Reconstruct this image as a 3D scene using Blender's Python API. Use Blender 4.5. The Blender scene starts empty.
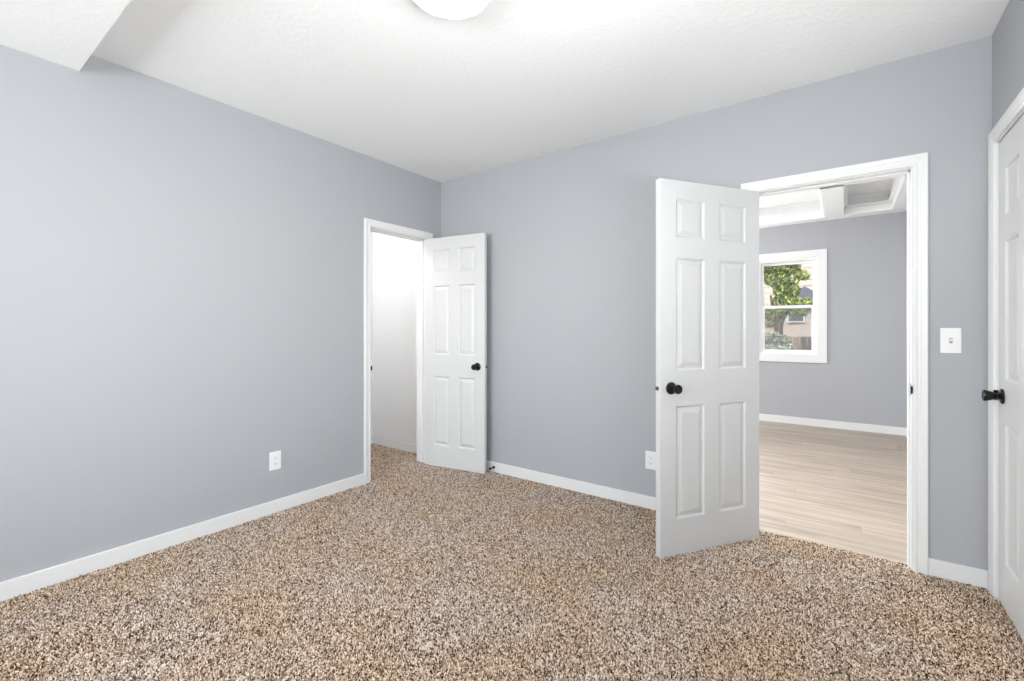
import bpy, bmesh, math, random
import numpy as np
from mathutils import Vector, Matrix
random.seed(7)
R = math.radians
scene = bpy.context.scene
C = scene.collection

# ------------------------------------------------------------------ camera
cam_d = bpy.data.cameras.new('camera')
cam = bpy.data.objects.new('camera', cam_d)
C.objects.link(cam)
cam_d.sensor_width = 36.0
cam_d.lens = 453.6 / 1024 * 36.0
cam_d.clip_start = 0.02
cam_d.shift_y = -(340.5 - 329.4) / 1024.0
cam.location = (3.056, -3.046, 1.22)
cam.rotation_euler = (R(90), 0, 0.6317)
scene.camera = cam

# ------------------------------------------------------------------ view
vs = scene.view_settings
vs.view_transform = 'Standard'
vs.look = 'None'
vs.gamma = 1.0
vs.use_curve_mapping = False
vs.exposure = 0.0

# ------------------------------------------------------------------ sky, sun and added fill lamps
world = bpy.data.worlds.new('world')
scene.world = world
world.use_nodes = True
wn = world.node_tree.nodes
wl = world.node_tree.links
wn.clear()
wo = wn.new('ShaderNodeOutputWorld')
wb = wn.new('ShaderNodeBackground')
ws = wn.new('ShaderNodeTexSky')
ws.sky_type = 'NISHITA'
ws.sun_disc = False
ws.sun_elevation = R(48)
ws.sun_rotation = R(150)
wb.inputs['Strength'].default_value = 0.30
wl.new(ws.outputs[0], wb.inputs[0])
wl.new(wb.outputs[0], wo.inputs[0])

sun_d = bpy.data.lights.new('sun', 'SUN')
sun_d.energy = 6.0
sun_d.angle = R(0.6)
sun_d.color = (1.0, 0.95, 0.86)
sun = bpy.data.objects.new('sun', sun_d)
C.objects.link(sun)
sun.rotation_euler = (R(42), 0, R(-28))     # shines toward +Y, onto the garden beyond the hall window


def fill_light(name, loc, rot, sx, sy, power, col=(1, 1, 1)):  # area lamp for the added fill
    d = bpy.data.lights.new(name, 'AREA')
    d.shape = 'RECTANGLE'
    d.size, d.size_y = sx, sy
    d.energy = power
    d.color = col
    o = bpy.data.objects.new(name, d)
    C.objects.link(o)
    o.location = loc
    o.rotation_euler = rot
    return o


# fill lamps added at invented, unseen windows of the bedroom and next room
fill_light('fill_rear', (1.65, -5.50, 1.45), (R(90), 0, 0), 2.3, 1.3, 97, (0.93, 0.97, 1.0))
fill_light('fill_rear_up', (1.65, -5.49, 1.45), (R(135), 0, 0), 2.3, 1.0, 78, (0.94, 0.975, 1.0))  # added fill aimed up to brighten the ceiling
fill_light('fill_side', (3.70, -2.3, 1.45), (0, R(90), 0), 1.2, 1.3, 6, (0.95, 0.98, 1.0))  # side fill added at the invented right window
fill_light('fill_side_up', (3.69, -2.3, 1.45), (0, R(135), 0), 1.0, 1.3, 74, (0.94, 0.975, 1.0))  # added fill aimed up at ceiling and left wall
fill_light('fill_hall', (-1.66, 2.0, 1.5), (0, R(-90), 0), 1.3, 2.2, 150, (0.97, 0.985, 1.0))  # added fill for the next room from its unseen left window
fill_light('fill_hall_far', (0.9, 4.02, 1.5), (R(-90), 0, 0), 1.4, 1.3, 150, (0.97, 0.985, 1.0))  # added fill from a window invented behind the open door
fill_light('fill_hall_far_up', (0.9, 4.01, 1.5), (R(-130), 0, 0), 1.4, 1.0, 100, (0.97, 0.985, 1.0))  # added fill aimed up at the next room's ceiling

# ------------------------------------------------------------------ materials
def new_mat(name):
    m = bpy.data.materials.new(name)
    m.use_nodes = True
    nt = m.node_tree
    return m, nt, nt.nodes['Principled BSDF']


def simple(name, col, rough=0.5, metal=0.0, bump=0.0, bscale=200.0, spec=0.5, var=0.0, detail=2.0):
    m, nt, p = new_mat(name)
    p.inputs['Base Color'].default_value = (*col, 1)
    p.inputs['Roughness'].default_value = rough
    p.inputs['Metallic'].default_value = metal
    p.inputs['Specular IOR Level'].default_value = spec
    tc = nt.nodes.new('ShaderNodeTexCoord')
    if bump > 0:
        n = nt.nodes.new('ShaderNodeTexNoise')
        n.inputs['Scale'].default_value = bscale
        n.inputs['Detail'].default_value = detail
        b = nt.nodes.new('ShaderNodeBump')
        b.inputs['Strength'].default_value = bump
        b.inputs['Distance'].default_value = 0.002
        nt.links.new(tc.outputs['Object'], n.inputs['Vector'])
        nt.links.new(n.outputs['Fac'], b.inputs['Height'])
        nt.links.new(b.outputs['Normal'], p.inputs['Normal'])
    if var > 0:
        n2 = nt.nodes.new('ShaderNodeTexNoise')
        n2.inputs['Scale'].default_value = 3.0
        r = nt.nodes.new('ShaderNodeValToRGB')
        r.color_ramp.elements[0].position = 0.3
        r.color_ramp.elements[1].position = 0.7
        r.color_ramp.elements[0].color = (*[c * (1 - var) for c in col], 1)
        r.color_ramp.elements[1].color = (*[min(1, c * (1 + var)) for c in col], 1)
        nt.links.new(tc.outputs['Object'], n2.inputs['Vector'])
        nt.links.new(n2.outputs['Fac'], r.inputs['Fac'])
        nt.links.new(r.outputs['Color'], p.inputs['Base Color'])
    return m


M_wall = simple('lavender_grey_paint', (0.420, 0.426, 0.450), 0.6, bump=0.08, bscale=180, spec=0.3)
M_closet = simple('closet_white_paint', (0.80, 0.80, 0.805), 0.6, bump=0.08, bscale=180, spec=0.3)
M_trim = simple('white_trim_paint', (0.78, 0.78, 0.78), 0.38, bump=0.03, bscale=60)
M_door = simple('white_door_paint', (0.63, 0.63, 0.63), 0.42, bump=0.06, bscale=150)
M_black = simple('black_metal', (0.006, 0.006, 0.006), 0.25, metal=0.0, bump=0.02, spec=0.35)
M_brass = simple('worn_metal', (0.16, 0.135, 0.12), 0.35, metal=0.9, bump=0.02)
M_plastic = simple('white_plastic', (0.86, 0.86, 0.86), 0.3, bump=0.01)
M_slot = simple('dark_slot', (0.06, 0.06, 0.06), 0.5, bump=0.01)
M_hallceil = simple('hall_ceiling_white', (0.90, 0.90, 0.90), 0.5, bump=0.05, bscale=120)
M_vinyl = simple('white_vinyl', (0.88, 0.88, 0.88), 0.35, bump=0.01)
M_rubber = simple('black_rubber', (0.02, 0.02, 0.02), 0.7, bump=0.05)

# ceiling: knockdown texture
M_ceil, nt, p = new_mat('textured_ceiling')
p.inputs['Base Color'].default_value = (0.88, 0.88, 0.88, 1)
p.inputs['Roughness'].default_value = 0.8
p.inputs['Specular IOR Level'].default_value = 0.2
tc = nt.nodes.new('ShaderNodeTexCoord')
n1 = nt.nodes.new('ShaderNodeTexNoise'); n1.inputs['Scale'].default_value = 38; n1.inputs['Detail'].default_value = 4
r1 = nt.nodes.new('ShaderNodeValToRGB')
r1.color_ramp.elements[0].position = 0.48; r1.color_ramp.elements[1].position = 0.60
b1 = nt.nodes.new('ShaderNodeBump'); b1.inputs['Strength'].default_value = 0.15; b1.inputs['Distance'].default_value = 0.003
nt.links.new(tc.outputs['Object'], n1.inputs['Vector'])
nt.links.new(n1.outputs['Fac'], r1.inputs['Fac'])
nt.links.new(r1.outputs['Color'], b1.inputs['Height'])
nt.links.new(b1.outputs['Normal'], p.inputs['Normal'])

# carpet (backing + tufts): speckled yarn colours
def yarn_ramp(nt, fac_socket, p):
    r = nt.nodes.new('ShaderNodeValToRGB')
    cr = r.color_ramp
    cr.interpolation = 'LINEAR'
    cols = [(0.0, (0.035, 0.020, 0.012)), (0.15, (0.09, 0.054, 0.034)), (0.28, (0.31, 0.215, 0.150)),
            (0.60, (0.55, 0.43, 0.345)), (0.80, (0.80, 0.69, 0.60)), (1.0, (0.95, 0.88, 0.81))]
    cr.elements[0].position = 0.0; cr.elements[0].color = (*cols[0][1], 1)
    cr.elements[1].position = 1.0; cr.elements[1].color = (*cols[-1][1], 1)
    for pos, c in cols[1:-1]:
        e = cr.elements.new(pos); e.color = (*c, 1)
    nt.links.new(fac_socket, r.inputs['Fac'])
    # broad wear / tint blotches
    tc = nt.nodes.new('ShaderNodeTexCoord')
    n = nt.nodes.new('ShaderNodeTexNoise'); n.inputs['Scale'].default_value = 2.2; n.inputs['Detail'].default_value = 3
    nt.links.new(tc.outputs['Object'], n.inputs['Vector'])
    rr = nt.nodes.new('ShaderNodeValToRGB')
    rr.color_ramp.elements[0].position = 0.35; rr.color_ramp.elements[0].color = (1.0, 0.93, 0.82, 1)
    rr.color_ramp.elements[1].position = 0.62; rr.color_ramp.elements[1].color = (1.0, 1.0, 1.0, 1)
    nt.links.new(n.outputs['Fac'], rr.inputs['Fac'])
    mx = nt.nodes.new('ShaderNodeMix'); mx.data_type = 'RGBA'; mx.blend_type = 'MULTIPLY'
    mx.inputs['Factor'].default_value = 1.0
    nt.links.new(r.outputs['Color'], mx.inputs['A'])
    nt.links.new(rr.outputs['Color'], mx.inputs['B'])
    nt.links.new(mx.outputs['Result'], p.inputs['Base Color'])


M_tuft, nt, p = new_mat('carpet_yarn')
p.inputs['Roughness'].default_value = 0.9
p.inputs['Specular IOR Level'].default_value = 0.1
at = nt.nodes.new('ShaderNodeAttribute'); at.attribute_name = 'yarn'
yarn_ramp(nt, at.outputs['Fac'], p)

M_carpet, nt, p = new_mat('carpet_backing')
p.inputs['Roughness'].default_value = 0.95
p.inputs['Specular IOR Level'].default_value = 0.1
tc = nt.nodes.new('ShaderNodeTexCoord')
v = nt.nodes.new('ShaderNodeTexVoronoi'); v.inputs['Scale'].default_value = 150
nt.links.new(tc.outputs['Object'], v.inputs['Vector'])
sp = nt.nodes.new('ShaderNodeSeparateColor')
nt.links.new(v.outputs['Color'], sp.inputs['Color'])
yarn_ramp(nt, sp.outputs['Red'], p)

# hall floor: pale oak planks running along X
M_plank, nt, p = new_mat('pale_oak_planks')
p.inputs['Roughness'].default_value = 0.42
tc = nt.nodes.new('ShaderNodeTexCoord')

def math_(op, a, b=None):
    n = nt.nodes.new('ShaderNodeMath'); n.operation = op
    for k, q in enumerate((a, b)):
        if q is None: continue
        if isinstance(q, (int, float)): n.inputs[k].default_value = q
        else: nt.links.new(q, n.inputs[k])
    return n.outputs[0]
sx_ = nt.nodes.new('ShaderNodeSeparateXYZ'); nt.links.new(tc.outputs['Object'], sx_.inputs[0])
yr = math_('DIVIDE', sx_.outputs['Y'], 0.178)
row = math_('FLOOR', yr)
wn1 = nt.nodes.new('ShaderNodeTexWhiteNoise'); wn1.noise_dimensions = '1D'; nt.links.new(row, wn1.inputs['W'])
xs_ = math_('ADD', math_('DIVIDE', sx_.outputs['X'], 1.22), math_('MULTIPLY', wn1.outputs['Value'], 5.0))
colid = math_('FLOOR', xs_)
cb = nt.nodes.new('ShaderNodeCombineXYZ'); nt.links.new(row, cb.inputs[0]); nt.links.new(colid, cb.inputs[1])
wn2 = nt.nodes.new('ShaderNodeTexWhiteNoise'); wn2.noise_dimensions = '3D'; nt.links.new(cb.outputs[0], wn2.inputs['Vector'])
# joints
fy_ = math_('FRACT', yr); fx_ = math_('FRACT', xs_)
jy = math_('LESS_THAN', math_('MINIMUM', fy_, math_('SUBTRACT', 1.0, fy_)), 0.008)
jx = math_('LESS_THAN', math_('MINIMUM', fx_, math_('SUBTRACT', 1.0, fx_)), 0.0012)
jn = math_('MAXIMUM', jy, jx)
# grain: stretched noise, shifted per plank
mp = nt.nodes.new('ShaderNodeMapping'); mp.inputs['Scale'].default_value = (1.3, 19, 1)
nt.links.new(tc.outputs['Object'], mp.inputs['Vector'])
va = nt.nodes.new('ShaderNodeVectorMath'); va.operation = 'MULTIPLY_ADD'
va.inputs[1].default_value = (17.3, 23.1, 3.7)
nt.links.new(wn2.outputs['Color'], va.inputs[0]); nt.links.new(mp.outputs['Vector'], va.inputs[2])
gn = nt.nodes.new('ShaderNodeTexNoise'); gn.inputs['Scale'].default_value = 1.0; gn.inputs['Detail'].default_value = 6
gn.inputs['Distortion'].default_value = 0.9
nt.links.new(va.outputs['Vector'], gn.inputs['Vector'])
gr = nt.nodes.new('ShaderNodeValToRGB')
gr.color_ramp.elements[0].position = 0.30; gr.color_ramp.elements[0].color = (0.30, 0.24, 0.19, 1)
gr.color_ramp.elements[1].position = 0.62; gr.color_ramp.elements[1].color = (0.47, 0.40, 0.335, 1)
nt.links.new(gn.outputs['Fac'], gr.inputs['Fac'])
pt = nt.nodes.new('ShaderNodeValToRGB')
pt.color_ramp.elements[0].color = (0.90, 0.89, 0.875, 1); pt.color_ramp.elements[1].color = (1.03, 1.01, 0.99, 1)
nt.links.new(wn2.outputs['Value'], pt.inputs['Fac'])
mx = nt.nodes.new('ShaderNodeMix'); mx.data_type = 'RGBA'; mx.blend_type = 'MULTIPLY'; mx.inputs['Factor'].default_value = 1
nt.links.new(gr.outputs['Color'], mx.inputs['A']); nt.links.new(pt.outputs['Color'], mx.inputs['B'])
mx2 = nt.nodes.new('ShaderNodeMix'); mx2.data_type = 'RGBA'; mx2.blend_type = 'MULTIPLY'
mx2.inputs['B'].default_value = (0.85, 0.82, 0.79, 1)
nt.links.new(jn, mx2.inputs['Factor']); nt.links.new(mx.outputs['Result'], mx2.inputs['A'])
nt.links.new(mx2.outputs['Result'], p.inputs['Base Color'])

# glass
M_glass = bpy.data.materials.new('window_glass'); M_glass.use_nodes = True
nt = M_glass.node_tree; nt.nodes.clear()
o_ = nt.nodes.new('ShaderNodeOutputMaterial'); ms = nt.nodes.new('ShaderNodeMixShader')
tr = nt.nodes.new('ShaderNodeBsdfTransparent'); gl = nt.nodes.new('ShaderNodeBsdfGlossy')
gl.inputs['Roughness'].default_value = 0.02
fr = nt.nodes.new('ShaderNodeFresnel'); fr.inputs['IOR'].default_value = 1.45
tr.inputs['Color'].default_value = (0.96, 0.97, 0.96, 1)
nt.links.new(fr.outputs[0], ms.inputs[0]); nt.links.new(tr.outputs[0], ms.inputs[1]); nt.links.new(gl.outputs[0], ms.inputs[2])
nt.links.new(ms.outputs[0], o_.inputs[0])
# insect screen (fine grey mesh, partly see-through)
M_screen = bpy.data.materials.new('insect_screen'); M_screen.use_nodes = True
nt = M_screen.node_tree; nt.nodes.clear()
o_ = nt.nodes.new('ShaderNodeOutputMaterial'); ms = nt.nodes.new('ShaderNodeMixShader')
tr = nt.nodes.new('ShaderNodeBsdfTransparent'); df = nt.nodes.new('ShaderNodeBsdfDiffuse')
df.inputs['Color'].default_value = (0.45, 0.45, 0.45, 1)
ms.inputs[0].default_value = 0.28
nt.links.new(tr.outputs[0], ms.inputs[1]); nt.links.new(df.outputs[0], ms.inputs[2]); nt.links.new(ms.outputs[0], o_.inputs[0])


def emit_mat(name, col, strength):
    m, nt, p = new_mat(name)
    p.inputs['Base Color'].default_value = (*col, 1)
    p.inputs['Emission Color'].default_value = (*col, 1)
    p.inputs['Emission Strength'].default_value = strength
    return m


M_lamp = emit_mat('lit_diffuser', (1.0, 0.985, 0.96), 60.0)
M_globe = emit_mat('added_closet_globe', (1.0, 0.985, 0.96), 4.0)  # for the added closet fitting

# outdoors
def leafmat(name, c0, c1):
    m, nt, p = new_mat(name)
    p.inputs['Roughness'].default_value = 0.5
    at = nt.nodes.new('ShaderNodeAttribute'); at.attribute_name = 'leaf'
    r = nt.nodes.new('ShaderNodeValToRGB')
    r.color_ramp.elements[0].color = (*c0, 1); r.color_ramp.elements[1].color = (*c1, 1)
    nt.links.new(at.outputs['Fac'], r.inputs['Fac'])
    nt.links.new(r.outputs['Color'], p.inputs['Base Color'])
    return m


M_leaf = leafmat('tree_leaves', (0.03, 0.08, 0.02), (0.68, 0.72, 0.16))
M_leaf2 = leafmat('shrub_leaves', (0.20, 0.27, 0.13), (0.95, 0.95, 0.88))
M_bark = simple('bark', (0.13, 0.085, 0.06), 0.9, bump=0.8, bscale=30, var=0.4)
M_grass = simple('lawn', (0.16, 0.17, 0.09), 0.95, bump=0.8, bscale=40, var=0.4)
M_siding = simple('pink_beige_siding', (0.66, 0.53, 0.47), 0.8, bump=0.2, bscale=20, var=0.12)
M_roof = simple('slate_roof', (0.13, 0.13, 0.17), 0.8, bump=0.3, bscale=30, var=0.2)
M_fence = simple('weathered_fence', (0.36, 0.28, 0.22), 0.85, bump=0.4, bscale=20, var=0.25)
M_darkglass = simple('dark_pane', (0.10, 0.12, 0.15), 0.1, bump=0.01)
M_gravel = simple('gravel_path', (0.34, 0.28, 0.25), 0.95, bump=0.6, bscale=60, var=0.3)


# ------------------------------------------------------------------ helpers
def meta(o, label=None, cat=None, group=None, kind=None):
    if label: o['label'] = label
    if cat: o['category'] = cat
    if group: o['group'] = group
    if kind: o['kind'] = kind
    return o


def box(bm, x0, x1, y0, y1, z0, z1, mi=0):
    vsx = [bm.verts.new((x, y, z)) for x in (x0, x1) for y in (y0, y1) for z in (z0, z1)]
    for f in ((0, 1, 3, 2), (4, 6, 7, 5), (0, 4, 5, 1), (2, 3, 7, 6), (0, 2, 6, 4), (1, 5, 7, 3)):
        fc = bm.faces.new([vsx[i] for i in f]); fc.material_index = mi


def lathe(bm, prof, axis='Z', origin=(0, 0, 0), n=32, sign=1):
    """prof: (radius, height) pairs; revolved about the axis through origin."""
    rings = []
    o = Vector(origin)
    for r, h in prof:
        ring = []
        for i in range(n):
            a = 2 * math.pi * i / n
            c, s = math.cos(a) * r, math.sin(a) * r
            if axis == 'Z': v = Vector((c, s, h * sign))
            elif axis == 'Y': v = Vector((c, h * sign, s))
            else: v = Vector((h * sign, c, s))
            ring.append(bm.verts.new(o + v))
        rings.append(ring)
    for a, b in zip(rings, rings[1:]):
        for i in range(n):
            bm.faces.new((a[i], a[(i + 1) % n], b[(i + 1) % n], b[i]))
    bm.faces.new(rings[0][::-1]); bm.faces.new(rings[-1])


def obj(name, bm, mats, parent=None, bevel=0.0, smooth=False, segs=2):
    bmesh.ops.recalc_face_normals(bm, faces=bm.faces[:])
    me = bpy.data.meshes.new(name)
    bm.to_mesh(me); bm.free()
    for m in (mats if isinstance(mats, (list, tuple)) else [mats]):
        me.materials.append(m)
    if smooth:
        me.polygons.foreach_set('use_smooth', [True] * len(me.polygons))
    o = bpy.data.objects.new(name, me)
    C.objects.link(o)
    if parent: o.parent = parent
    if bevel:
        md = o.modifiers.new('bevel', 'BEVEL'); md.width = bevel; md.segments = segs
        md.limit_method = 'ANGLE'; md.angle_limit = R(40)
    if smooth:
        md = o.modifiers.new('split', 'EDGE_SPLIT'); md.split_angle = R(38)
    return o


def struct(name, bm, mats, label, cat, **k):
    o = obj(name, bm, mats, None, **k)
    return meta(o, label, cat, None, 'structure')


def empty(name, loc, rz=0.0, label=None, cat=None, group=None, kind=None):
    o = bpy.data.objects.new(name, None)
    C.objects.link(o)
    o.location = loc; o.rotation_euler = (0, 0, rz); o.empty_display_size = 0.1
    return meta(o, label, cat, group, kind)


def BM(): return bmesh.new()


def boxes(*bs):
    bm = BM()
    for b in bs: box(bm, *b)
    return bm


# ------------------------------------------------------------------ dimensions
W, H = 3.6165, 2.6          # bedroom width, ceiling height
TH = 0.12                   # wall thickness
REAR = -5.4                # rear wall (behind the camera)
FY = 3.87                   # far wall of the hall
HX = -1.5                   # left wall of the hall
HZ = -0.008                 # hall floor level
HC = 2.80                   # hall ceiling
# openings (inner faces of the jambs)
BX0, BX1 = 2.609, 3.337     # hall doorway in the back wall
CY0, CY1 = -0.791, -0.176   # closet doorway in the left wall
RY1, RY0 = -0.080, -0.800   # closed door in the right wall
OH = 2.042                  # opening height
OHR = 2.072                 # the closed door stands a little taller

# ------------------------------------------------------------------ shell
struct('floor', boxes((0, W, REAR, 0.0, -0.12, 0), (BX0, BX1, 0, 0.05, -0.12, 0), (W, W + TH, RY0, RY1, -0.12, 0), (-1.02, 0, -1.62, 0, -0.12, 0)),
       M_carpet, 'speckled beige and brown carpeted floor of the bedroom', 'floor')
struct('floor.001', boxes((HX, W + .025, 0.12, FY, -0.12, HZ), (BX0, BX1, 0.05, 0.12, -0.12, HZ)),
       M_plank, 'pale oak plank floor of the room beyond the open doorway', 'floor')
struct('ceiling', boxes((0, W, REAR, 0.0, H, H + 0.12)), M_ceil, 'white textured ceiling of the bedroom', 'ceiling')
struct('soffit', boxes((0, W, REAR, -2.4984, 2.4994, H)), M_ceil,
       'lowered white section of ceiling at the top left', 'ceiling soffit')
struct('ceiling.001', boxes((-1.02, -0.115, -1.62, 0.0, H, H + 0.12)), M_closet, 'white ceiling inside the closet', 'ceiling')
struct('wall_left', boxes((-0.115, 0, REAR, CY0, 0, H), (-0.115, 0, CY1, 0, 0, H), (-0.115, 0, CY0, CY1, OH, H)),
       [M_wall], 'lavender grey wall on the left with the closet doorway', 'wall')
struct('wall_back', boxes((0, BX0, 0, TH, -0.12, HC + .12), (BX1, W + TH + .03, 0, TH, -0.12, HC + .12), (BX0, BX1, 0, TH, OH, HC + .12)),
       M_wall, 'lavender grey back wall with the doorway to the next room', 'wall')
struct('wall_right', boxes((W, W + TH, REAR, -3.0, 0, H), (W, W + TH, -1.6, RY0, 0, H), (W, W + TH, -3.0, -1.6, 0, 0.8), (W, W + TH, -3.0, -1.6, 2.1, H), (W, W + TH, RY1, 0, 0, H), (W, W + TH, RY0, RY1, OHR, H)),
       M_wall, 'lavender grey wall on the right holding the closed door', 'wall')
struct('wall_rear', boxes((0, 0.45, REAR - TH, REAR, 0, H), (2.85, W, REAR - TH, REAR, 0, H),
                          (0.45, 2.85, REAR - TH, REAR, 0, 0.75), (0.45, 2.85, REAR - TH, REAR, 2.15, H)),
       M_wall, 'lavender grey wall behind the viewer with an added wide window', 'wall')
# closet shell
struct('wall_closet_end', boxes((HX, 0, 0, TH, -0.12, HC + .12)), M_closet, 'white end wall inside the closet', 'wall')
struct('wall_closet_rear', boxes((-1.14, -1.02, -1.74, 0, -0.12, H + .12)), M_closet, 'white rear wall inside the closet', 'wall')
struct('wall_closet_near', boxes((-1.02, -0.115, -1.74, -1.62, -0.12, H + .12)), M_closet, 'white near wall inside the closet', 'wall')
struct('wall_closet_front', boxes((-0.135, -0.1152, -1.62, CY0 - .02, 0, H), (-0.135, -0.1152, CY1 + .02, 0, 0, H),
                                  (-0.135, -0.1152, CY0 - .02, CY1 + .02, OH + .02, H)),
       M_closet, 'white inner lining around the closet doorway', 'wall')
# hall shell
WX0, WX1, WZ0, WZ1 = 2.13, 2.785, 0.895, 2.13
struct('wall_far', boxes((HX, 0.15, FY, FY + TH, -0.12, HC + .12), (1.65, WX0, FY, FY + TH, -0.12, HC + .12), (0.15, 1.65, FY, FY + TH, -0.12, 0.8), (0.15, 1.65, FY, FY + TH, 2.2, HC + .12), (WX1, W + TH + .03, FY, FY + TH, -0.12, HC + .12),
                         (WX0, WX1, FY, FY + TH, -0.12, WZ0), (WX0, WX1, FY, FY + TH, WZ1, HC + .12)),
       M_wall, 'lavender grey far wall of the next room with a small window', 'wall')
struct('wall_hall_right', boxes((W + .025, W + .025 + TH, TH, FY, -0.12, HC + .12)), M_wall, 'lavender grey right wall of the next room', 'wall')
struct('wall_hall_left', boxes((HX - TH, HX, 0, 0.8, -0.12, HC + .12), (HX - TH, HX, 3.2, FY + TH, -0.12, HC + .12),
                               (HX - TH, HX, 0.8, 3.2, -0.12, 0.8), (HX - TH, HX, 0.8, 3.2, 2.2, HC + .12)),
       M_wall, 'lavender grey left wall of the next room with an added wide window', 'wall')
struct('ceiling.002', boxes((HX, W + .025, TH, FY, HC, HC + 0.12)), M_hallceil, 'white coffered ceiling of the next room', 'ceiling')

# coffer beams: soffit board + moulded upper face
BZ = 2.585
def beam(x0, x1, y0, y1, label, along):
    bm = boxes((x0, x1, y0, y1, BZ, HC))
    e = 0.0
    # stepped moulding on the free faces
    for (dz0, dz1, out) in ((2.668, 2.684, 0.022), (2.684, 2.70, 0.034), (2.765, 2.80, 0.02)):
        if along == 'X': box(bm, x0, x1, y0 - out, y1 + (out if y1 < FY - .01 else 0), dz0, dz1)
        else: box(bm, x0 - out, x1 + (out if x1 < W - .01 else 0), y0, y1, dz0, dz1)
    return struct('trim_1', bm, M_hallceil, label, 'ceiling beam')
beam(HX, W + .024, 3.675, FY, 'white ceiling beam running along the top of the far wall', 'X')
beam(2.868, 3.056, 0.32, 3.675, 'white ceiling beam running from the far wall toward the doorway', 'Y')
beam(3.50, W + .024, 0.32, 3.675, 'white ceiling beam along the right wall of the next room', 'Y')
beam(1.40, 1.59, 0.32, 3.675, 'white ceiling beam left of the doorway in the next room', 'Y')
beam(HX, W + .024, 2.10, 2.29, 'white ceiling beam crossing the middle of the next room', 'X')
beam(HX, W + .024, 0.12, 0.32, 'white ceiling beam above the doorway in the next room', 'X')


# ------------------------------------------------------------------ baseboards
def baseboard(name, path_boxes, label):
    return struct(name, boxes(*path_boxes), M_trim, label, 'baseboard', bevel=0.003)
BH = 0.086
baseboard('baseboard_left', [(0, 0.015, REAR, CY0 - 0.057, 0, BH)], 'white baseboard along the left wall')
baseboard('baseboard_back', [(0.018, BX0 - 0.057, -0.015, 0, 0, BH)], 'white baseboard on the back wall between the two doorways')
baseboard('baseboard_back.001', [(BX1 + 0.057, W - 0.0, -0.015, 0, 0, BH)], 'short white baseboard on the back wall right of the doorway')
baseboard('baseboard_right', [(W - 0.015, W, REAR, RY0 - 0.06, 0, BH)], 'white baseboard along the right wall')
baseboard('baseboard_rear', [(0.015, W - 0.015, REAR, REAR + 0.015, 0, BH)], 'white baseboard below the added rear window')
baseboard('baseboard_closet', [(-1.02, -0.135, -0.014, 0, 0, BH - .006)], 'white baseboard on the closet end wall')
baseboard('baseboard_closet.001', [(-1.02, -1.006, -1.62, -0.014, 0, BH - .006)], 'white baseboard on the closet rear wall')
baseboard('baseboard_far', [(HX, W + .011, FY - 0.014, FY, HZ, HZ + 0.092)], 'white baseboard along the far wall of the next room')
baseboard('baseboard_hall_right', [(W + 0.011, W + .025, 0.12, FY, HZ, HZ + 0.092)], 'white baseboard along the right wall of the next room')


# ------------------------------------------------------------------ casings and jambs
def profile_casing(bm, pts_to_world):
    """mitred U of fluted casing. pts_to_world(u, v, d): u,v offset frame coords."""
    pass


# cross profile of the casing: (distance from opening edge, projection)
PROF = [(0.0, 0.0), (0.0, 0.010), (0.006, 0.013), (0.014, 0.013), (0.018, 0.0105), (0.026, 0.0115), (0.034, 0.0155),
        (0.044, 0.0165), (0.053, 0.018), (0.057, 0.015), (0.057, 0.0)]


def casing(bm, a0, a1, top, place, bottom=0.0, prof=PROF, scale=1.0):
    """sweep the profile up one side, across the head, down the other with mitred corners.
    place(a, z, d) -> world point; a runs along the wall, d out of it."""
    n = len(prof)
    loops = []
    for k, (a, z, sa, sz) in enumerate(((a0, bottom, -1, 0), (a0, top, -1, 1), (a1, top, 1, 1), (a1, bottom, 1, 0))):
        loops.append([bm.verts.new(place(a + sa * o * scale, z + sz * o * scale, d)) for o, d in prof])
    for A, B in zip(loops, loops[1:]):
        for i in range(n - 1):
            bm.faces.new((A[i], A[i + 1], B[i + 1], B[i]))
    bm.faces.new(loops[0]); bm.faces.new(loops[-1][::-1])


# hall doorway frame
t1 = empty('trim_2', ((BX0 + BX1) / 2, 0.06, 0), 0, 'white casing and jamb framing the doorway to the next room', 'door frame', None, 'structure')
ox, oy = (BX0 + BX1) / 2, 0.06
def loc_obj(name, bm, mat, parent, **k):
    """geometry given in world coordinates, parented to an (unrotated or rotated) empty keeping its place"""
    mw = Matrix.Translation(parent.location) @ Matrix.Rotation(parent.rotation_euler.z, 4, 'Z')
    bmesh.ops.transform(bm, matrix=mw.inverted(), verts=bm.verts[:])
    return obj(name, bm, mat, parent, **k)
bm = BM(); casing(bm, BX0, BX1, OH, lambda a, z, d: (a, -d, z)); loc_obj('casing', bm, M_trim, t1)
bm = BM(); casing(bm, BX0, BX1, OH, lambda a, z, d: (a, TH + d, z), bottom=HZ); loc_obj('casing', bm, M_trim, t1)
J = 0.006
loc_obj('jamb', boxes((BX0, BX0 + J, 0.0, TH, 0, OH), (BX1 - J, BX1, 0.0, TH, 0, OH), (BX0 + J, BX1 - J, 0.0, TH, OH - J, OH),
                      (BX0 + J, BX0 + J + .010, 0.042, 0.075, 0, OH - J), (BX1 - J - .010, BX1 - J, 0.042, 0.075, 0, OH - J),
                      (BX0 + J, BX1 - J, 0.042, 0.075, OH - J - .010, OH - J)), M_trim, t1, bevel=0.0015)
loc_obj('strike_plate', boxes((BX1 - J - .0016, BX1 - J, 0.004, 0.034, 0.885, 0.945), (BX1 - J - .003, BX1 - J + 0.004, -0.016, 0.004, 0.897, 0.933)), M_black, t1, bevel=0.001)

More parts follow.
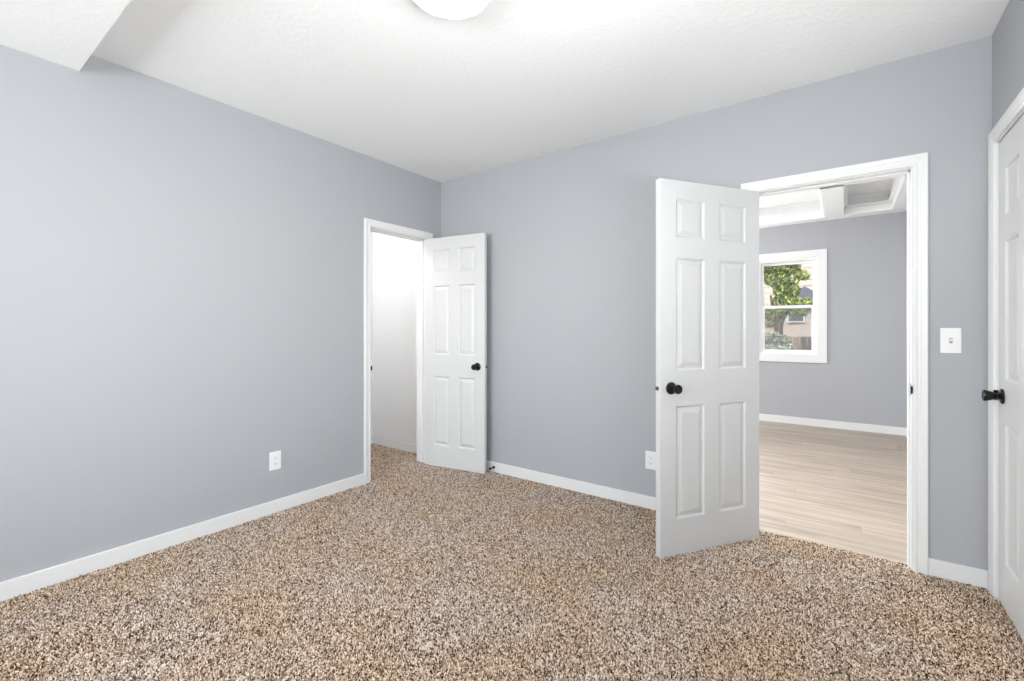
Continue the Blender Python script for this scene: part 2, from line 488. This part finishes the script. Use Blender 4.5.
# closet doorway frame
t2 = empty('trim_3', (-0.06, (CY0 + CY1) / 2, 0), 0, 'white casing and jamb framing the closet doorway', 'door frame', None, 'structure')
bm = BM(); casing(bm, CY0, CY1, OH, lambda a, z, d: (d, a, z)); loc_obj('casing', bm, M_trim, t2)
loc_obj('jamb', boxes((-0.135, 0, CY0, CY0 + J, 0, OH), (-0.135, 0, CY1 - J, CY1, 0, OH), (-0.135, 0, CY0 + J, CY1 - J, OH - J, OH),
                      (-0.075, -0.042, CY0 + J, CY0 + J + .01, 0, OH - J), (-0.075, -0.042, CY1 - J - .01, CY1 - J, 0, OH - J),
                      (-0.075, -0.042, CY0 + J, CY1 - J, OH - J - .01, OH - J)), M_trim, t2, bevel=0.0015)
loc_obj('strike_plate', boxes((-0.034, -0.004, CY0 + J, CY0 + J + .0016, 0.88, 0.94), (-0.004, 0.016, CY0 + J - .001, CY0 + J + .003, 0.893, 0.927)), M_black, t2, bevel=0.001)

# frame of the closed door on the right
t3 = empty('trim_4', (W + 0.06, (RY0 + RY1) / 2, 0), 0, 'white casing and jamb around the closed door on the right', 'door frame', None, 'structure')
bm = BM(); casing(bm, RY0, RY1, OHR, lambda a, z, d: (W - d, a, z)); loc_obj('casing', bm, M_trim, t3)
loc_obj('jamb', boxes((W, W + TH, RY0, RY0 + J, 0, OHR), (W, W + TH, RY1 - J, RY1, 0, OHR), (W, W + TH, RY0 + J, RY1 - J, OHR - J, OHR),
                      (W + .045, W + TH, RY0 + J, RY0 + J + .01, 0, OHR - J), (W + .045, W + TH, RY1 - J - .01, RY1 - J, 0, OHR - J),
                      (W + .045, W + TH, RY0 + J, RY1 - J, OHR - J - .01, OHR - J)), M_trim, t3, bevel=0.0015)
loc_obj('strike_plate', boxes((W - 0.012, W + 0.03, RY1 - J - .0016, RY1 - J + .001, 0.90, 0.945)), M_black, t3, bevel=0.0006)


# ------------------------------------------------------------------ six-panel doors
def door_slab(width, z0, z1, th=0.035):
    """slab: x 0..width, y 0..th (y=0 and y=th faces both panelled)."""
    bm = BM()
    sw = 0.105 * width / 0.705
    x = [0, sw, (width - sw) / 2, (width + sw) / 2, width - sw, width]
    z = [z0, 0.197, 0.806, 0.998, 1.606, 1.718, 1.925, z1]
    panels_x = (1, 3); panels_z = (1, 3, 5)
    for side in (0, 1):
        Y = 0.0 if side == 0 else th
        s = 1 if side == 0 else -1        # inward direction
        grid = {}
        for i, a in enumerate(x):
            for j, b in enumerate(z):
                grid[i, j] = bm.verts.new((a, Y, b))
        for i in range(5):
            for j in range(7):
                q = [grid[i, j], grid[i + 1, j], grid[i + 1, j + 1], grid[i, j + 1]]
                if i in panels_x and j in panels_z:
                    prev = q
                    for ins, dep in ((0.005, 0.004), (0.009, 0.0085), (0.015, 0.0085), (0.040, 0.0022)):
                        cur = [bm.verts.new((x[i] + ins, Y + s * dep, z[j] + ins)), bm.verts.new((x[i + 1] - ins, Y + s * dep, z[j] + ins)),
                               bm.verts.new((x[i + 1] - ins, Y + s * dep, z[j + 1] - ins)), bm.verts.new((x[i] + ins, Y + s * dep, z[j + 1] - ins))]
                        for k in range(4):
                            bm.faces.new((prev[k], prev[(k + 1) % 4], cur[(k + 1) % 4], cur[k]))
                        prev = cur
                    bm.faces.new(prev)
                else:
                    bm.faces.new(q)
        if side == 0: g0 = grid
        else: g1 = grid
    nx, nz = 5, 7
    for i in range(nx):
        for j in (0, nz): bm.faces.new((g0[i, j], g0[i + 1, j], g1[i + 1, j], g1[i, j]))
    for j in range(nz):
        for i in (0, nx): bm.faces.new((g0[i, j], g0[i, j + 1], g1[i, j + 1], g1[i, j]))
    return bm


KNOB = [(0.011, 0.0), (0.0125, 0.006), (0.0120, 0.011), (0.0150, 0.016), (0.0190, 0.024), (0.0222, 0.034), (0.0245, 0.043),
        (0.0250, 0.048), (0.0235, 0.052), (0.016, 0.0515), (0.0145, 0.050)]
ROSE = [(0.033, 0.0), (0.0335, 0.003), (0.031, 0.007), (0.024, 0.0095), (0.015, 0.0115), (0.013, 0.013)]


def make_door(name, loc, rz, width, th_side, label, z0=0.010, z1=2.030, backset=0.068, kz=0.905):
    """hinge pin at loc; slab along local +x; body between local y = th_side*0.008 and th_side*0.043."""
    t = empty(name, loc, rz, label, 'door', None, 'structure')
    bm = door_slab(width, z0, z1)
    off = 0.008 if th_side > 0 else -0.043
    bmesh.ops.translate(bm, verts=bm.verts[:], vec=(0.003, off, 0))
    obj('slab', bm, M_door, t, bevel=0.0012)
    kx = width - backset
    for s, y in ((-1, off), (1, off + 0.035)):
        bm = BM(); lathe(bm, ROSE, 'Y', (kx, y, kz), 40, s)
        r = meta(obj('rose', bm, M_black, t, smooth=True), 'round black rose plate of the knob')
        bm = BM(); lathe(bm, [(a, b + 0.010) for a, b in KNOB], 'Y', (kx, y, kz), 40, s)
        meta(obj('knob', bm, M_black, t, smooth=True), 'flared black door knob')
    e = width + 0.003
    obj('latch_plate', boxes((e - 0.001, e + 0.0012, off + 0.006, off + 0.029, kz - 0.028, kz + 0.028)), M_door, t, bevel=0.0008)
    bm = BM(); lathe(bm, [(0.0105, 0), (0.0105, 0.006), (0.007, 0.012), (0.003, 0.013)], 'X', (e + 0.0005, off + 0.0175, kz), 20, 1)
    obj('latch_bolt', bm, M_brass, t, smooth=True)
    for hz in (0.25, 1.05, 1.80):
        bm = BM(); lathe(bm, [(0.005, -0.045), (0.006, -0.043), (0.006, 0.043), (0.005, 0.045)], 'Z', (0, 0, hz), 16, 1)
        box(bm, 0.0, 0.0035, 0.001 * th_side if th_side > 0 else -0.036, 0.036 if th_side > 0 else -0.001, hz - 0.042, hz + 0.042)
        obj('hinge', bm, M_black, t)
    return t


# door to the next room: pin at the left jamb, swung far open into the bedroom
angA = math.atan2(-0.582, -0.389)
make_door('door_1', (2.6235, -0.032, 0), angA, 0.700, 1,
          'white six-panel door with black knob, swung open in front of the back wall', z0=0.002, z1=2.024)
# closet door: pin at the right jamb of the closet doorway
angC = math.atan2(0.104, 0.634)
make_door('door_2', (0.008, CY1 - 0.002, 0), angC, 0.622, -1,
          'narrow white six-panel closet door standing open near the corner')
# closed door on the right
make_door('door_3', (W - 0.004, RY0 + 0.003, 0), R(90), 0.705, -1,
          'closed white six-panel door with black knob at the right edge', z0=0.0, z1=2.058, kz=0.925)


# ------------------------------------------------------------------ wall plates
def rot_to(o, rz): o.rotation_euler = (0, 0, rz)


def outlet(loc, rz, label, w=0.076, h=0.122):
    """faces local -y"""
    t = empty('wall_outlet', loc, rz, label, 'outlet', 'wall outlets')
    bm = boxes((-w / 2, w / 2, -0.006, 0, -h / 2, h / 2))
    obj('cover_plate', bm, M_plastic, t, bevel=0.003, segs=3)
    for s in (-1, 1):
        bm = BM(); cz = s * 0.0195
        n = 28; ring = []
        for i in range(n):
            a = 2 * math.pi * i / n
            xx = 0.0172 * math.cos(a); zz = max(-0.0135, min(0.0135, 0.0172 * math.sin(a)))
            ring.append((xx, zz))
        A = [bm.verts.new((x_, -0.0062, cz + z_)) for x_, z_ in ring]
        B = [bm.verts.new((x_ * .97, -0.0085, cz + z_ * .97)) for x_, z_ in ring]
        for i in range(n): bm.faces.new((A[i], A[(i + 1) % n], B[(i + 1) % n], B[i]))
        bm.faces.new(B); bm.faces.new(A[::-1])
        rc = obj('receptacle', bm, M_plastic, t)
        bm = boxes((-0.0075, -0.0055, -0.0092, -0.0080, cz - 0.002, cz + 0.007), (0.0055, 0.0075, -0.0092, -0.0080, cz - 0.002, cz + 0.006))
        lathe(bm, [(0.0024, 0.0), (0.0024, 0.0012)], 'Y', (0, -0.0080, cz - 0.0075), 12, -1)
        obj('slot', bm, M_slot, rc)
    bm = BM(); lathe(bm, [(0.003, 0), (0.003, 0.001), (0.002, 0.0016)], 'Y', (0, -0.006, 0), 14, -1)
    obj('screw', bm, M_plastic, t, smooth=True)
    return t


outlet((0, -1.541, 0.347), R(90), 'white outlet plate low on the left wall')
outlet((1.998, 0, 0.331), 0, 'white outlet plate low on the back wall beside the open door')

t = empty('light_switch', (3.476, 0, 1.1655), 0, 'white toggle switch plate between the doorway and the right corner', 'light switch')
obj('cover_plate', boxes((-0.038, 0.038, -0.006, 0, -0.0615, 0.0615)), M_plastic, t, bevel=0.003, segs=3)
bm = boxes((-0.0058, 0.0058, -0.0075, -0.005, -0.0125, 0.0125))
obj('toggle_slot', bm, simple('grey_slot', (0.35, 0.35, 0.35), 0.5, bump=.01), t, bevel=0.0006)
bm = BM(); box(bm, -0.0042, 0.0042, -0.017, -0.006, -0.004, 0.005)
bmesh.ops.rotate(bm, verts=bm.verts[:], cent=(0, -0.006, 0), matrix=Matrix.Rotation(R(-22), 3, 'X'))
obj('toggle', bm, M_plastic, t, bevel=0.001)
for s in (-1, 1):
    bm = BM(); lathe(bm, [(0.003, 0), (0.003, 0.001), (0.002, 0.0016)], 'Y', (0, -0.006, s * 0.030), 14, -1)
    obj('screw', bm, M_plastic, t, smooth=True)

# door stop on the back baseboard behind the closet door
t = empty('door_stop', (0.648, -0.015, 0.045), 0, 'small black door stop on the baseboard behind the closet door', 'door stop')
bm = BM(); lathe(bm, [(0.012, 0), (0.012, 0.003), (0.005, 0.006), (0.005, 0.044)], 'Y', (0, 0, 0), 20, -1)
obj('rod', bm, M_black, t, smooth=True)
bm = BM(); lathe(bm, [(0.009, 0.042), (0.0105, 0.046), (0.0105, 0.055), (0.008, 0.060)], 'Y', (0, 0, 0), 20, -1)
obj('tip', bm, M_rubber, t, smooth=True)

# ------------------------------------------------------------------ lights and detector on the ceiling
LX, LY, LR = 1.81, -1.756, 0.163
t = empty('ceiling_light', (LX, LY, H), 0, 'round white flush ceiling light, switched on', 'ceiling light')
bm = BM(); lathe(bm, [(LR - 0.012, 0), (LR - 0.008, -0.04), (LR + 0.001, -0.046), (LR + 0.001, -0.052), (LR - 0.004, -0.055), (LR - 0.008, -0.052)], 'Z', (0, 0, 0), 64, 1)
obj('trim_ring', bm, M_trim, t, smooth=True)
bm = BM(); prof = [(LR - 0.007, -0.050)] + [((LR - 0.007) * math.cos(a), -0.053 - 0.025 * math.sin(a)) for a in [R(q) for q in range(5, 90, 7)]]
lathe(bm, prof, 'Z', (0, 0, 0), 64, 1)
obj('diffuser', bm, M_lamp, t, smooth=True)


t = empty('smoke_detector', (3.14, -0.80, H), 0, 'white round smoke detector at the top edge of the ceiling', 'smoke detector')
bm = BM(); lathe(bm, [(0.058, 0), (0.062, -0.006), (0.062, -0.016), (0.056, -0.024)], 'Z', (0, 0, 0), 40, 1)
obj('base', bm, M_plastic, t, smooth=True)
bm = BM(); lathe(bm, [(0.050, -0.022), (0.050, -0.030), (0.044, -0.036), (0.02, -0.038)], 'Z', (0, 0, 0), 40, 1)
obj('cap', bm, M_plastic, t, smooth=True)

t = empty('added_closet_light', (-0.56, -1.2, H), 0, 'round white ceiling light, unseen, added inside the closet', 'ceiling light')  # unseen fitting, added to light the closet
bm = BM(); lathe(bm, [(0.07, 0), (0.07, -0.02), (0.05, -0.03)], 'Z', (0, 0, 0), 32, 1); obj('base', bm, M_plastic, t, smooth=True)
bm = BM(); lathe(bm, [(0.045, -0.028), (0.085, -0.045), (0.095, -0.075), (0.08, -0.105), (0.04, -0.12)], 'Z', (0, 0, 0), 32, 1)
obj('globe', bm, M_globe, t, smooth=True)
pd = bpy.data.lights.new('closet_fill', 'POINT'); pd.energy = 21; pd.shadow_soft_size = 0.09; pd.color = (1, .99, .97)  # added point lamp below the globe, brightens the closet walls
po = bpy.data.objects.new('closet_fill', pd); C.objects.link(po); po.location = (0, 0, -0.22); po.parent = t


t = empty('added_hall_light', (2.962, 0.72, BZ), 0, 'added round white ceiling light in the next room, unseen above the doorway', 'ceiling light')  # unseen fitting, added to brighten the next room
bm = BM(); lathe(bm, [(0.085, 0), (0.085, -0.015), (0.075, -0.022)], 'Z', (0, 0, 0), 32, 1); obj('base', bm, M_plastic, t, smooth=True)
bm = BM(); lathe(bm, [(0.075, -0.018), (0.115, -0.035), (0.125, -0.06), (0.11, -0.085), (0.06, -0.10), (0.01, -0.104)], 'Z', (0, 0, 0), 40, 1)
obj('globe', bm, emit_mat('added_hall_globe', (1.0, 0.985, 0.96), 190.0), t, smooth=True)  # strong emission of the added fitting fills the next room


# ------------------------------------------------------------------ windows
def window_unit(name, cx, cz, w, h, place_loc, rz, label, cw=0.10, depth=TH, screen=False, sashes=True):
    """opening centred at local x=0; room side is local -y; wall runs y 0..depth."""
    t = empty(name, place_loc, rz, label, 'window', None, 'structure')
    x0, x1, z0, z1 = -w / 2, w / 2, cz - h / 2, cz + h / 2
    # flat picture-frame casing
    bm = BM()
    box(bm, x0 - cw, x0, -0.018, 0, z0 - cw, z1 + cw); box(bm, x1, x1 + cw, -0.018, 0, z0 - cw, z1 + cw)
    box(bm, x0, x1, -0.018, 0, z1, z1 + cw); box(bm, x0, x1, -0.018, 0, z0 - cw, z0)
    obj('casing', bm, M_trim, t, bevel=0.002)
    f = 0.022
    bm = boxes((x0, x0 + f, 0, depth, z0, z1), (x1 - f, x1, 0, depth, z0, z1), (x0 + f, x1 - f, 0, depth, z1 - f, z1), (x0 + f, x1 - f, 0, depth, z0, z0 + f))
    obj('window_frame', bm, M_vinyl, t, bevel=0.002)
    a0, a1, b0, b1 = x0 + f, x1 - f, z0 + f, z1 - f
    mid = cz + 0.0
    r = 0.028
    for nm, q0, q1, y0 in (('upper_sash', mid - 0.022, b1, 0.062), ('lower_sash', b0, mid + 0.022, 0.030)):
        rr = r if nm == 'upper_sash' else 0.042
        bm = boxes((a0, a0 + rr, y0, y0 + 0.028, q0, q1), (a1 - rr, a1, y0, y0 + 0.028, q0, q1),
                   (a0 + rr, a1 - rr, y0, y0 + 0.028, q1 - 0.036, q1), (a0 + rr, a1 - rr, y0, y0 + 0.028, q0, q0 + 0.036))
        s_ = obj(nm, bm, M_vinyl, t, bevel=0.002)
        obj('pane', boxes((a0 + rr, a1 - rr, y0 + 0.012, y0 + 0.016, q0 + 0.036, q1 - 0.036)), M_glass, s_)
    if screen:
        obj('insect_screen', boxes((a0, a1, 0.108, 0.109, b0, mid)), M_screen, t)
    return t


window_unit('window_1', 0, (WZ0 + WZ1) / 2, WX1 - WX0, WZ1 - WZ0, ((WX0 + WX1) / 2, FY, 0), 0,
            'small white double-hung window in the far wall of the next room', screen=True)
window_unit('added_window_2', 0, 1.45, 2.4, 1.4, (1.65, REAR, 0), R(180), 'wide white window added unseen in the wall behind the viewer')  # unseen window, added to let the rear fill in
window_unit('added_window_4', 0, 1.45, 1.4, 1.3, (W, -2.3, 0), R(-90), 'white window added unseen in the right wall beside the viewer')  # unseen window, added for the side fill
window_unit('added_window_5', 0, 1.5, 1.5, 1.4, (0.9, FY, 0), 0, 'added wide white window in the far wall of the next room, unseen behind the open door')  # hidden window, added for the far fill
window_unit('added_window_3', 0, 1.5, 2.4, 1.4, (HX, 2.0, 0), R(90), 'wide white window added unseen in the left wall of the next room')  # unseen window, added for the left fill of the next room


# ------------------------------------------------------------------ carpet pile
def pile(name, rects, label, spacing=0.0049, seed=3):
    rng = np.random.default_rng(seed)
    P = []
    for x0, x1, y0, y1 in rects:
        nx, ny = int((x1 - x0) / spacing), int((y1 - y0) / spacing)
        gx, gy = np.meshgrid(x0 + (np.arange(nx) + .5) * (x1 - x0) / nx, y0 + (np.arange(ny) + .5) * (y1 - y0) / ny)
        P.append(np.stack([gx.ravel(), gy.ravel()], 1))
    P = np.concatenate(P)
    # only the part of the floor seen from about where the photograph was taken
    dep = -(P[:, 0] - 3.056) * math.sin(0.6317) + (P[:, 1] + 3.046) * math.cos(0.6317)
    lat = (P[:, 0] - 3.056) * math.cos(0.6317) + (P[:, 1] + 3.046) * math.sin(0.6317)
    keep = (dep > 1.0) & (np.abs(lat) < 1.3 * dep + 0.5)
    P = P[keep]
    n = len(P)
    J_ = rng.uniform(-.42, .42, (n, 2)) * spacing
    base = P + J_
    h = rng.uniform(0.004, 0.0108, n)
    lean = rng.normal(0, 0.0026, (n, 2))
    rad = rng.uniform(0.0021, 0.0033, n)
    rot = rng.uniform(0, 2 * math.pi, n)
    k = 4
    V = np.zeros((n, 2 * k + 1, 3), np.float32)
    for i in range(k):
        a = rot + 2 * math.pi * i / k
        V[:, i, 0] = base[:, 0] + np.cos(a) * rad * .75; V[:, i, 1] = base[:, 1] + np.sin(a) * rad * .75; V[:, i, 2] = 0.0
        a2 = a + 0.5
        V[:, k + i, 0] = base[:, 0] + lean[:, 0] * .7 + np.cos(a2) * rad; V[:, k + i, 1] = base[:, 1] + lean[:, 1] * .7 + np.sin(a2) * rad; V[:, k + i, 2] = h * .68
    V[:, 2 * k, 0] = base[:, 0] + lean[:, 0]; V[:, 2 * k, 1] = base[:, 1] + lean[:, 1]; V[:, 2 * k, 2] = h
    nv = 2 * k + 1
    quads = []
    for i in range(k):
        j = (i + 1) % k
        quads.append([i, j, k + j]); quads.append([i, k + j, k + i]); quads.append([k + i, k + j, 2 * k])
    T = np.array(quads)
    F = (T[None] + (np.arange(n) * nv)[:, None, None]).reshape(-1)
    me = bpy.data.meshes.new(name)
    me.vertices.add(n * nv); me.vertices.foreach_set('co', V.ravel())
    nf = len(F) // 3
    me.loops.add(nf * 3); me.loops.foreach_set('vertex_index', F.astype(np.int32))
    me.polygons.add(nf); me.polygons.foreach_set('loop_start', np.arange(nf, dtype=np.int32) * 3)
    at = me.attributes.new('yarn', 'FLOAT', 'POINT')
    at.data.foreach_set('value', np.repeat(rng.uniform(0, 1, n), nv).astype(np.float32))
    me.polygons.foreach_set('use_smooth', np.ones(nf, bool))
    me.update(); me.validate()
    me.materials.append(M_tuft)
    o = bpy.data.objects.new(name, me); C.objects.link(o)
    return meta(o, label, 'carpet', None, 'stuff')


pile('carpet_pile', [(0.019, W - 0.019, -3.6, -0.019), (BX0 + .02, BX1 - .02, -0.019, 0.052), (W - 0.019, W + 0.004, RY0 + .01, RY1 - .01),
                     (BX1 - .02, BX1 - .005, -0.019, 0.0), (-0.99, 0.019, CY0 + .01, CY1 - .01),
                     (-0.99, -0.14, CY1 - .01, -0.018), (-0.99, -0.14, -1.4, CY0 + .01)],
     'short speckled beige and brown carpet pile covering the bedroom floor')

# ------------------------------------------------------------------ outdoors beyond the hall window
gx = BM(); box(gx, -25, 25, 4.2, 40, -0.55, -0.45); 
meta(obj('lawn', gx, M_grass), 'rough lawn outside the far window', 'lawn', None, 'structure')


def leaves(name, blobs, n, size, mat, parent, seed, zmin=-0.4):
    rng = np.random.default_rng(seed)
    vol = np.array([b[3] * b[4] * b[5] for b in blobs]) ** (2 / 3)
    pick = rng.choice(len(blobs), n, p=vol / vol.sum())
    B = np.array(blobs)[pick]
    d = rng.normal(size=(n, 3)); d /= np.linalg.norm(d, axis=1)[:, None]
    r = rng.uniform(.45, 1.0, n) ** .5
    c = B[:, :3] + d * B[:, 3:6] * r[:, None]
    c[:, 2] = np.maximum(c[:, 2], zmin)
    u = rng.normal(size=(n, 3)); u /= np.linalg.norm(u, axis=1)[:, None]
    w = rng.normal(size=(n, 3)); w -= (w * u).sum(1)[:, None] * u; w /= np.linalg.norm(w, axis=1)[:, None]
    s = size * rng.uniform(.6, 1.3, n)[:, None]
    nn = np.cross(u, w)
    V = np.stack([c - u * s, c - w * s * .42 + nn * s * .12, c + u * s, c + w * s * .42 + nn * s * .12], 1).astype(np.float32)
    me = bpy.data.meshes.new(name)
    me.vertices.add(n * 4); me.vertices.foreach_set('co', V.ravel())
    base = (np.arange(n) * 4)[:, None]
    F = np.concatenate([base + [0, 1, 2], base + [0, 2, 3]], 1).ravel().astype(np.int32)
    me.loops.add(n * 6); me.loops.foreach_set('vertex_index', F)
    me.polygons.add(n * 2); me.polygons.foreach_set('loop_start', np.arange(n * 2, dtype=np.int32) * 3)
    at = me.attributes.new('leaf', 'FLOAT', 'POINT')
    at.data.foreach_set('value', np.repeat(rng.uniform(0, 1, n) ** 1.3, 4).astype(np.float32))
    me.update(); me.validate(); me.materials.append(mat)
    o = bpy.data.objects.new(name, me); C.objects.link(o); o.parent = parent
    return o


CAMP = Vector((3.056, -3.046, 1.22))
def at(px, py, Y):
    d = Vector((-math.sin(.6317), math.cos(.6317), 0)) + Vector((math.cos(.6317), math.sin(.6317), 0)) * ((px - 512) / 453.6) + Vector((0, 0, 1)) * ((329.4 - py) / 453.6)
    t_ = (Y - CAMP.y) / d.y
    return CAMP + d * t_


# tree
ty = 8.0
q = at(777, 330, ty)
tr_ = empty('leafy_tree', (q.x, ty, -0.45), 0, 'yellow-green leafy tree filling the upper half of the far window', 'tree')
bm = BM()
def limb(bm, a, b, ra, rb, n=9):
    a, b = Vector(a), Vector(b); d = (b - a).normalized()
    u = d.orthogonal().normalized(); w = d.cross(u)
    A = [bm.verts.new(a + (u * math.cos(2 * math.pi * i / n) + w * math.sin(2 * math.pi * i / n)) * ra) for i in range(n)]
    B = [bm.verts.new(b + (u * math.cos(2 * math.pi * i / n) + w * math.sin(2 * math.pi * i / n)) * rb) for i in range(n)]
    for i in range(n): bm.faces.new((A[i], A[(i + 1) % n], B[(i + 1) % n], B[i]))
    bm.faces.new(A[::-1]); bm.faces.new(B)
limb(bm, (0, 0, 0), (0.03, 0, 1.75), 0.10, 0.08); limb(bm, (0.03, 0, 1.7), (0.1, .1, 2.7), 0.08, 0.04)
limb(bm, (0.03, 0, 1.65), (0.3, -.05, 2.5), 0.05, 0.02); limb(bm, (0.0, 0, 1.6), (-0.12, 0, 2.4), 0.05, 0.02)
obj('trunk', bm, M_bark, tr_, smooth=True)
bl = []
for px, py, rr in ((770, 268, .17), (779, 266, .2), (789, 264, .17), (771, 279, .15), (780, 280, .2), (789, 278, .2), (795, 270, .12),
                   (802, 275, .11), (806, 277, .07), (783, 291, .19), (791, 290, .17), (782, 301, .17), (791, 301, .17), (776, 252, .35), (790, 250, .35), (800, 303, .1), (807, 303, .1),
                   (770, 314, .13), (776, 312, .13), (784, 310, .14), (793, 311, .12), (802, 311, .11), (770, 322, .12), (766, 258, .3)):
    p_ = at(px, py, ty)
    bl.append((p_.x - q.x, 0, p_.z + .45, rr, rr, rr))
leaves('foliage', bl, 7000, 0.05, M_leaf, tr_, 5)

# shrub
sy = 6.4
q2 = at(775, 345, sy)
sh = empty('flowering_shrub', (q2.x, sy, -0.45), 0, 'pale green shrub low in the left of the far window', 'shrub')
bl = [(at(px, py, sy).x - q2.x, 0, at(px, py, sy).z + .45, rr, rr, rr) for px, py, rr in ((768, 338, .1), (775, 338, .12), (782, 341, .12), (787, 344, .08), (770, 350, .16), (782, 352, .18))]
leaves('foliage', bl, 1800, 0.035, M_leaf2, sh, 6)
bm = BM()
for k in range(5): limb(bm, (0, 0, 0), (-.25 + .12 * k, 0, .75), 0.02, 0.008, 6)
obj('stem', bm, M_bark, sh)

# pale house behind with siding and windows
hy_ = 14.0
pL, pR = at(735, 300, hy_), at(850, 300, hy_)
hs = empty('beige_house', ((pL.x + pR.x) / 2, hy_, -0.45), 0, 'pinkish beige house seen behind the tree through the far window', 'house')
hw = (pR.x - pL.x) / 2
bm = boxes((-hw, hw, 0, 5, 0, 7.0))
for k in range(36):
    box(bm, -hw, hw, -0.02, 0.001, 0.02 + k * 0.19, 0.02 + k * 0.19 + 0.16)
obj('wall', bm, M_siding, hs)
bm = BM(); 
for s in (0, 1):
    pass
v_ = [bm.verts.new(c) for c in ((-hw - .4, -.5, 7.0), (hw + .4, -.5, 7.0), (hw + .4, 5.5, 7.0), (-hw - .4, 5.5, 7.0), (-hw - .4, 2.5, 9.0), (hw + .4, 2.5, 9.0))]
for f_ in ((0, 1, 5, 4), (2, 3, 4, 5), (0, 4, 3), (1, 2, 5), (0, 3, 2, 1)): bm.faces.new([v_[i] for i in f_])
obj('roof', bm, M_roof, hs)
for px in (796, 803):
    c_ = at(px, 321, hy_)
    x_ = c_.x - hs.location.x; z_ = c_.z + .45
    w_ = obj('window', boxes((x_ - .42, x_ + .42, -0.07, 0.0, z_ - .6, z_ + .6)), M_vinyl, hs, bevel=.01)
    obj('pane', boxes((x_ - .34, x_ + .34, -0.085, -0.06, z_ - .52, z_ + .52)), M_darkglass, w_)

# dark-roofed shed in front of the house
gy = 11.0
g0 = at(805, 300, gy)
sd = empty('garden_shed', (g0.x, gy, -0.45), 0, 'beige shed with a dark gabled roof at the right of the far window', 'shed')
zt = g0.z + .45
obj('wall', boxes((-.62, .62, 0, 1.6, 0, zt - .12)), M_siding, sd)
bm = BM()
v_ = [bm.verts.new(c) for c in ((-.74, -.15, zt - .16), (.74, -.15, zt - .16), (.0, -.15, zt + .35), (-.74, 1.75, zt - .16), (.74, 1.75, zt - .16), (.0, 1.75, zt + .35))]
for f_ in ((0, 1, 2), (3, 5, 4), (0, 2, 5, 3), (1, 4, 5, 2), (0, 3, 4, 1)): bm.faces.new([v_[i] for i in f_])
obj('roof', bm, M_roof, sd)
w_ = obj('window', boxes((-.40, .0, -.05, 0, 1.85, 2.4)), M_vinyl, sd, bevel=.01)
obj('pane', boxes((-.36, -.04, -.06, -.045, 1.89, 2.36)), M_darkglass, w_)
obj('door', boxes((.12, .62, -.04, 0, 0.05, 1.95)), M_vinyl, sd, bevel=.01)

# board fence
fy = 9.6
f0, f1 = at(772, 340, fy), at(850, 340, fy)
fe = empty('board_fence', (f0.x, fy, -0.45), 0, 'weathered brown board fence low in the far window', 'fence')
bm = BM(); x_ = 0.0
while x_ < f1.x - f0.x:
    box(bm, x_, x_ + .13, 0, .02, 0.03, 1.50 + random.uniform(-.01, .01)); x_ += .145
obj('boards', bm, M_fence, fe)
for rz_ in (.3, 1.2): obj('rail', boxes((0, f1.x - f0.x, .02, .06, rz_, rz_ + .08)), M_fence, fe)
